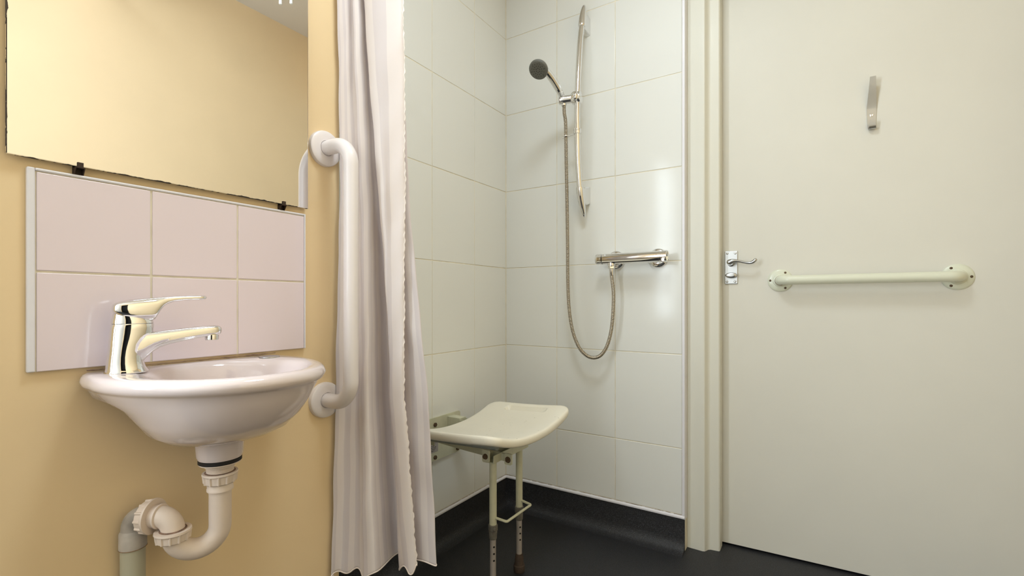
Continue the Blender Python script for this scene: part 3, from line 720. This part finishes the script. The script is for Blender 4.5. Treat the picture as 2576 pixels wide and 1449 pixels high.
# grid with superellipse-like outline, slots recessed
def seat_mesh():
    bm = NB(); nx, ny = 60, 120; cr = .036
    def lim(a, b2, r, v_, lo, hi):
        return 0
    def inset(y):     # how much x must pull in near the rounded corners
        d = HWs - abs(y - SC)
        return cr - math.sqrt(max(0, cr * cr - (cr - d) ** 2)) if d < cr else 0.0
    top = []; sidesT = []
    def grid(shrink, drop, slot=True):
        G_ = []
        for j in range(ny + 1):
            yy_ = SC + (HWs - shrink) * math.sin(PI / 2 * (-1 + 2 * j / ny)) if False else SC + (HWs - shrink) * (-1 + 2 * j / ny)
            row = []
            q = max(0.0, min(1.0, 1.0)); ins = inset(SC + (yy_ - SC) * HWs / (HWs - shrink)); ins = min(ins, cr)
            for i in range(nx + 1):
                u = i / nx; x = X0s + shrink + ins + (X1s - X0s - 2 * shrink - 2 * ins) * u
                z = seat_z(x, yy_) - drop
                if slot:
                    for sgn in (1, -1):
                        du = abs(yy_ - (SC + sgn * .193)) / .0165; dv_ = max(0, abs(x - .283) - .066) / .0165
                        q = math.hypot(du, dv_)
                        if q < 1.0: z -= .015 * min(1, (1 - q) * 6)
                row.append(bm.verts.new((x, yy_, z)))
            G_.append(row)
        return G_
    def border(G_): return [G_[0][i] for i in range(nx + 1)] + [G_[j][nx] for j in range(1, ny + 1)] + [G_[ny][i] for i in range(nx - 1, -1, -1)] + [G_[j][0] for j in range(ny - 1, 0, -1)]
    T = grid(.010, 0.0); B_ = grid(.006, TK, False)
    for G_, rev in ((T, False), (B_, True)):
        for j in range(ny):
            for i in range(nx):
                f = (G_[j][i], G_[j][i + 1], G_[j + 1][i + 1], G_[j + 1][i]); bm.faces.new(f[::-1] if rev else f)
    def loop(shrink, drop):
        G2 = grid(shrink, drop, False); b3 = border(G2); keep = set(b3)
        for row in G2:
            for v2 in row:
                if v2 not in keep: bm.verts.remove(v2)
        return b3
    Ls = [border(T), loop(.0045, .0015), loop(.0012, .0055), loop(0.0, .0110), loop(.0005, .0200), loop(.0025, TK - .0015), border(B_)]
    for a, b2 in zip(Ls[:-1], Ls[1:]):
        n = len(a)
        for i in range(n): bm.faces.new((a[i], a[(i + 1) % n], b2[(i + 1) % n], b2[i]))
    return bm
obj('seat', seat_mesh(), M['seat_plastic'], st_, ang=60)
# wall plate with bolts, label
plate_z0, plate_z1 = .3180, .4700
bm = NB(); rings = []
for x in (.0004, .0060):
    rings.append(rrect((x, SC - .0, (plate_z0 + plate_z1) / 2), V(0, 1, 0), V(0, 0, 1), .1720, .0765, .012, 5))
loft(bm, rings); pl = obj('wall_plate', bm, M['seat_metal'], st_, ang=40)
for y in (-.4700, -.3440, -.6500):
    for z in (.4460, .3300):
        bm = NB(); lathe(bm, [(0, .0075), (.0055, .0075), (.0062, .0060)], V(.0060, y, z), V(1, 0, 0), 6); o = obj('bolt', bm, M['rust'], pl, ang=20); o['label'] = 'rusty hexagonal bolt head'
bm = NB(); box(bm, .0060, .0066, -.5600, -.4530, .3480, .3930); lb = obj('maker_label', bm, M['label'], pl, False); lb['label'] = 'small silver label with dark lines of print'
bm = NB()
def inkb(y0, y1, z0, z1): box(bm, .0066, .0069, y0, y1, z0, z1)
inkb(-.5000, -.4880, .3800, .3870); inkb(-.4860, -.4795, .3810, .3870)
for r_, (ya, yb) in enumerate(((-.5060, -.4700), (-.5060, -.4640), (-.5060, -.4660), (-.5060, -.4720))):
    y = ya; z = .3720 - r_ * .0058
    while y < yb:
        wl = random.uniform(.003, .009); inkb(y, min(y + wl, yb), z - .0010, z + .0012); y += wl + .0022
# the conformity mark: two letter shapes from arcs
for yc, isE in ((-.4685, False), (-.4625, True)):
    ps = [V(.0068, yc - .0022 * math.cos(t), .3820 + .0028 * math.sin(t)) for t in [-1.35 + 2.7 * i / 10 for i in range(11)]]
    ps = [V(.0068, yc + .0016 - .0028 * math.cos(t), .3820 + .0030 * math.sin(t)) for t in [-1.4 + 2.8 * i / 10 for i in range(11)]]
    tube(bm, ps, .00035, 6)
    if isE: tube(bm, [V(.0068, yc - .0012, .3820), V(.0068, yc + .0008, .3820)], .00035, 6)
o = obj('print', bm, M['ink'], lb, False)
# hinge blocks welded to the plate and the arms under the seat
for yb in (-.3830, -.6120):
    bm = NB()
    box(bm, .0060, .0650, yb - .0180, yb + .0180, .4130, .4620, bev=.003)
    for s in (-1, 1): box(bm, .060, .1150, yb + s * .0180 - .0018, yb + s * .0180 + .0018, .4200, .4560, bev=.0012)
    hb = obj('hinge_block', bm, M['seat_metal'], st_, ang=40)
    bm = NB(); tube(bm, [V(.100, yb - .024, .4370), V(.100, yb + .024, .4370)], .0048, 12); lathe(bm, [(0, .0085), (.005, .0085)], V(.100, yb - .0255, .4370), V(0, 1, 0), 6); o = obj('pivot_bolt', bm, M['rust'], hb)
# weld beads
bm = NB()
for z in [.4150 + i * .0035 for i in range(14)]:
    lathe(bm, [(-.002, .0006), (-.001, .0024), (.001, .0026), (.0024, .0006)], V(.0075, -.3920 + random.uniform(-.0012, .0012), z), V(0, 0, 1), 8)
obj('weld', bm, M['seat_metal'], pl)
LX = .3286; LY = (-.4220, -.5720)
for k, ya in enumerate(LY):
    yy_ = ya + (.024 if k == 0 else -.024)
    yy_ = (-.385, -.6100)[k]
for ya, xe in ((-.4460, .3350), (-.5480, .3720)):
    bm = NB()    # flat bar running out from the hinge under the seat, past the leg frame
    P = [V(.095, ya, .4270), V(.200, ya, .4200), V(xe, ya, .4120)]
    rings = [rrect(p, V(0, 1, 0), V(0, 0, 1), .0040, h_, .0015, 2) for p, h_ in zip(P, (.0115, .0115, .0115))]
    loft(bm, rings); arm = obj('support_arm', bm, M['seat_metal'], st_, ang=40)
    if xe > .35:
        bm = NB(); loft(bm, [rrect((xe, ya - .0085 + k * .006, .4110), V(1, 0, 0), V(0, 0, 1), .0125, .0165, .005, 4) for k in (0, 1)]); obj('end_lug', bm, M['seat_metal'], arm, ang=40)
        bm = NB(); lathe(bm, [(0, .0095), (.0010, .0095), (.0012, .0062), (.0065, .0060)], V(xe, ya - .0085, .4100), V(0, -1, 0), 16); obj('bolt', bm, M['rust'], arm)
# grey reinforcement tube ends below the seat plastic
for ya in (-.6560, -.3300):
    bm = NB(); tube(bm, [V(.120, ya, seat_z(.12, ya) - TK + .0005), V(.4020, ya, seat_z(.402, ya) - TK + .0005)], .0095, 20); o = obj('under_tube', bm, M['grey_plastic'], st_); o['label'] = 'grey tube under the seat'
# leg head: u-channel across the two legs with bolt lugs
bm = NB()
box(bm, LX - .0170, LX + .0170, LY[1] - .020, LY[0] + .030, .4020, .4055, bev=.001)
for s in (-1, 1): box(bm, LX + s * .0155 - .0016, LX + s * .0155 + .0016, LY[1] - .020, LY[0] + .030, .4040, .4260, bev=.001)
obj('cross_channel', bm, M['seat_metal'], st_, ang=40)
for ya, dxx in ((-.6080, 0), (-.3860, .0)):
    bm = NB(); rings = [rrect((LX + dxx, ya + s * .0030, .4280), V(1, 0, 0), V(0, 0, 1), .0120, .0185, .005, 4) for s in (-1, 1)]
    loft(bm, rings); lg = obj('lug', bm, M['seat_metal'], st_, ang=40)
    bm = NB(); lathe(bm, [(0, .0085), (.0010, .0085), (.0012, .0062), (.0065, .0060)], V(LX + dxx, ya - .0030, .4270), V(0, -1, 0), 16); o = obj('bolt', bm, M['rust'], lg)
for k, ya in enumerate(LY):
    bm = NB(); tube(bm, [V(LX, ya, .2050), V(LX, ya, .4030)], .0111, 24)
    lg = obj('leg', bm, M['seat_metal'], st_)
    bm = NB(); lathe(bm, [(0, .0128), (.0015, .0142), (.0170, .0142), (.0185, .0128), (.0190, .0120), (.0215, .0120), (.0220, .0128), (.0420, .0118), (.0440, .0100)], V(LX, ya, .2130), V(0, 0, -1), 28); lathe(bm, [(.010, .0052), (.0165, .0050), (.0180, .0030)], V(LX, ya, .2040), V(.75, -.65, 0), 14)
    obj('collar', bm, M['grey_collar'], lg, ang=35)
    bm = NB(); tube(bm, [V(LX, ya, .045), V(LX, ya, .1800)], .0092, 24); ex = obj('extension_tube', bm, M['alu_leg'], lg)
    for q in range(3):
        bm = NB(); lathe(bm, [(.0076, .0030), (.0094, .0030)], V(LX, ya, .1480 - q * .0205), V(.80, -.60, 0), 12); obj('adjuster_hole', bm, M['dark'], lg)
    bm = NB(); lathe(bm, [(0, .0112), (.003, .0120), (.006, .0122), (.008, .0130), (.0350, .0158), (.0370, .0178), (.0390, .0184), (.0560, .0180), (.0590, .0165)], V(LX, ya, .0592), V(0, 0, -1), 32); obj('rubber_foot', bm, M['rubber'], lg)
bm = NB(); zW = .2300
pts = fillet([V(LX + .008, LY[0], zW + .004), V(LX + .047, LY[0] - .004, zW), V(LX + .047, LY[1] + .004, zW), V(LX + .008, LY[1], zW + .004)], .006, 6)
tube(bm, pts, .0040, 14); obj('foot_loop', bm, M['seat_metal'], st_, ang=60)
# water drops on the seat, too small and many to pick apart
bm = NB()
for i in range(46):
    x = random.uniform(.26, .45); y = random.uniform(SC - .19, SC + .15); r_ = random.uniform(.0010, .0026)
    z = seat_z(x, y) - .0003
    loft(bm, [circle(V(x, y, z + h * r_ * .35), V(1, 0, 0), V(0, 1, 0), r_ * k, 10) for h, k in ((0, 1), (.5, .88), (.9, .5), (1, .1))])
mw = mat('water_drop', (0.95, 0.95, 0.93), 0.03); mw.node_tree.nodes['Principled BSDF'].inputs['Transmission Weight'].default_value = 0.9; mw.node_tree.nodes['Principled BSDF'].inputs['IOR'].default_value = 1.33
o = obj('water_drops', bm, mw, st_); o['kind'] = 'stuff'

# ------------------------------------------------------------------ shower curtain
C_ = [  # x and y of every pleat at four levels (top of view, middle, low, hem)
([0.2866, 0.2948, 0.2983, 0.3367], [-0.9029, -0.9029, -0.909, -0.909]),
([0.2835, 0.2903, 0.2939, 0.335], [-0.9118, -0.9118, -0.914, -0.914]),
([0.2611, 0.2708, 0.2735, 0.3245], [-0.9285, -0.9285, -0.918, -0.918]),
([0.2257, 0.265, 0.2586, 0.3063], [-0.9436, -0.9436, -0.917, -0.917]),
([0.1957, 0.2474, 0.2612, 0.2833], [-0.9452, -0.9452, -0.909, -0.909]),
([0.2097, 0.2483, 0.2576, 0.2729], [-0.9205, -0.9205, -0.888, -0.888]),
([0.2427, 0.2708, 0.3079, 0.3305], [-0.8981, -0.8981, -0.8805, -0.8805]),
([0.2556, 0.2889, 0.3392, 0.3665], [-0.8819, -0.8819, -0.87, -0.87]),
([0.2204, 0.2633, 0.3007, 0.3382], [-0.8771, -0.8771, -0.866, -0.866]),
([0.1876, 0.2387, 0.247, 0.2752], [-0.8944, -0.8944, -0.868, -0.868]),
([0.1787, 0.2155, 0.2007, 0.2328], [-0.9193, -0.9193, -0.882, -0.882]),
([0.1768, 0.2078, 0.2233, 0.2533], [-0.943, -0.943, -0.949, -0.953]),
([0.1674, 0.1956, 0.2086, 0.2265], [-0.955, -0.955, -0.961, -0.9664]),
([0.1612, 0.1867, 0.1997, 0.2149], [-0.95, -0.95, -0.956, -0.9614]),
([0.1468, 0.1693, 0.1825, 0.196], [-0.9494, -0.9479, -0.9539, -0.9602]),
([0.147, 0.1601, 0.172, 0.1736], [-0.9641, -0.9551, -0.9611, -0.9685]),
([0.1469, 0.1507, 0.1552, 0.1504], [-0.9736, -0.9646, -0.9706, -0.9787]),
([0.1467, 0.1467, 0.1469, 0.1467], [-0.9864, -0.9794, -0.9889, -1.006]),
([0.147, 0.1467, 0.147, 0.1472], [-0.9855, -0.977, -0.9855, -0.9995])]
ylev = [y for _, y in C_]
levs = [1.65, 1.15, .65, .24]
def interp(vals, z):
    if z >= levs[0]: return vals[0]
    for k in range(3):
        if z >= levs[k + 1]:
            t = (levs[k] - z) / (levs[k] - levs[k + 1]); t = t
            return vals[k] + (vals[k + 1] - vals[k]) * t
    return vals[3]
cur = thing('shower_curtain', 'white striped fabric shower curtain bunched beside the white grab rail', 'curtain', (.26, -.96, .24))
bm = NB(); uvl = bm.loops.layers.uv.new('UVMap')
ZT = 2.20; NZ = 320; zrow = []
cw = None; rowsV = []; SUB = 7
# arc length at the hem gives the cloth width
hem = catmull([V(x[3], ylev[i][3], 0) for i, (x, y) in enumerate(C_)], SUB)
arc = [0.0]
for a, b2 in zip(hem[:-1], hem[1:]): arc.append(arc[-1] + (b2 - a).length)
for r_ in range(NZ + 1):
    f_ = r_ / NZ
    row = catmull([V(interp(x, ZT + (.24 - ZT) * f_), interp(ylev[i], ZT + (.24 - ZT) * f_), 0) for i, (x, y) in enumerate(C_)], SUB)
    vs = []
    n = len(row)
    for k, p in enumerate(row):
        u = k / (n - 1)
        zb = .243 + .012 * math.sin(u * 17) + .010 * math.sin(u * 41 + 1) - (.022 * max(0, 1 - abs(u - .12) / .16)) - .038 * min(1, max(0, (u - .50) / .25)) ** 1.5
        z = ZT + (zb - ZT) * f_
        # soft wrinkles and the puckered selvedge
        q = .0016 * math.sin(z * 31 + u * 23) * math.sin(z * 9 + u * 11) + .0022 * math.sin(z * 5.3 + u * 14)
        if k <= 2: q += (.0011 * math.sin(z * 330) + .0008 * math.sin(z * 207 + 2)) * (1 if k < 2 else .5)
        if k in (3, 4): q += .0005 * math.sin(z * 330)
        vs.append(bm.verts.new((max(p.x + ((.0006 * math.sin(z * 330 + 1) + .0008 * math.sin(z * 75)) if k <= 1 else 0), XW + .011), p.y + q, z)))
    rowsV.append(vs)
for r_ in range(NZ):
    for k in range(len(arc) - 1):
        f = bm.faces.new((rowsV[r_][k], rowsV[r_][k + 1], rowsV[r_ + 1][k + 1], rowsV[r_ + 1][k]))
        for lp, (kk, rr_) in zip(f.loops, ((k, r_), (k + 1, r_), (k + 1, r_ + 1), (k, r_ + 1))):
            lp[uvl].uv = (arc[kk] * 1.15, rr_ / NZ)
hem_pts = [v.co.copy() for v in rowsV[-1]]; sel_pts = [rowsV[i][0].co.copy() for i in range(0, NZ + 1)]
top_pts = [v.co.copy() for v in rowsV[0]]
cl = obj('cloth', bm, M['curtain'], cur, ang=180, recalc=False)
md = cl.modifiers.new('thick', 'SOLIDIFY'); md.thickness = .0009; md.offset = 0
bm = NB(); tube(bm, hem_pts, .0017, 8); o = obj('hem', bm, mat('hem_thread', s2l(238, 224, 214), .7), cur)
bm = NB(); tube(bm, [p + V(0, 0, 0) for p in sel_pts], .0013, 8, True, [.0014 + .0004 * math.sin(i * 1.3) for i in range(len(sel_pts))]); obj('selvedge', bm, mat('selvedge_thread', s2l(244, 234, 228), .7), cur)
# rail that carries it, above the picture
rl = thing('curtain_rail', 'white curtain rail across the shower above the curtain', 'curtain rail', (.131, -.94, 2.235))
bm = NB(); tube(bm, [V(XW, -.94, 2.235), V(XR, -.94, 2.235)], .0125, 20); obj('rail', bm, M['bar_white'], rl)
for x, y in ((.145, -.94), (.180, -.94), (.215, -.94), (.250, -.94), (.285, -.94)):
    bm = NB(); ps = [V(x, y + .0200 * math.cos(t), 2.225 + .0230 * math.sin(t)) for t in [2 * PI * i / 20 for i in range(21)]]
    tube(bm, ps, .0022, 8); obj('ring', bm, M['bar_white'], cur)

# ------------------------------------------------------------------ ceiling lamp, pull cords
lm = thing('ceiling_lamp', 'round white ceiling lamp glowing above the room', 'lamp', (0.80, -1.05, HC))
bm = NB(); lathe(bm, [(0, .165), (.020, .168), (.026, .160)], V(0.80, -1.05, HC), V(0, 0, -1), 48); obj('lamp_base', bm, M['bar_white'], lm)
bm = NB(); lathe(bm, [(.024, .158), (.045, .150), (.060, .110), (.066, .030)], V(0.80, -1.05, HC), V(0, 0, -1), 48); obj('diffuser', bm, M['lamp'], lm)
for i, (x, y, z, lab) in enumerate(((1.000, -.608, 2.105, 'longer white pull cord seen in the mirror by ceiling'), (.985, -.570, 2.122, 'shorter white pull cord seen in the mirror by ceiling'))):
    pc = thing('pull_cord', lab, 'pull cord', (x, y, z), 'white pull cords hanging from the ceiling')
    bm = NB(); tube(bm, [V(x, y, z + .035), V(x, y, HC)], .0011, 8); obj('cord', bm, M['cord'], pc)
    bm = NB(); lathe(bm, [(0, .0035), (.002, .0062), (.022, .0058), (.036, .0040), (.040, .0015)], V(x, y, z), V(0, 0, 1), 20); obj('pull_knob', bm, M['cord'], pc)

# bevelled flat things keep flat faces: weight their normals by face area
for o in bpy.data.objects:
    if o.type == 'MESH' and (o.name.split('.')[0] in ('tile', 'door', 'edge_trim', 'door_handle', 'wall_plate', 'hinge_block', 'lug', 'end_lug', 'cross_channel') or o.name.startswith(('door_1', 'trim_', 'tile'))):
        if o.parent and o.parent.name.startswith('wall_'): continue
        md = o.modifiers.new('flat_faces', 'WEIGHTED_NORMAL'); md.keep_sharp = True; md.weight = 100
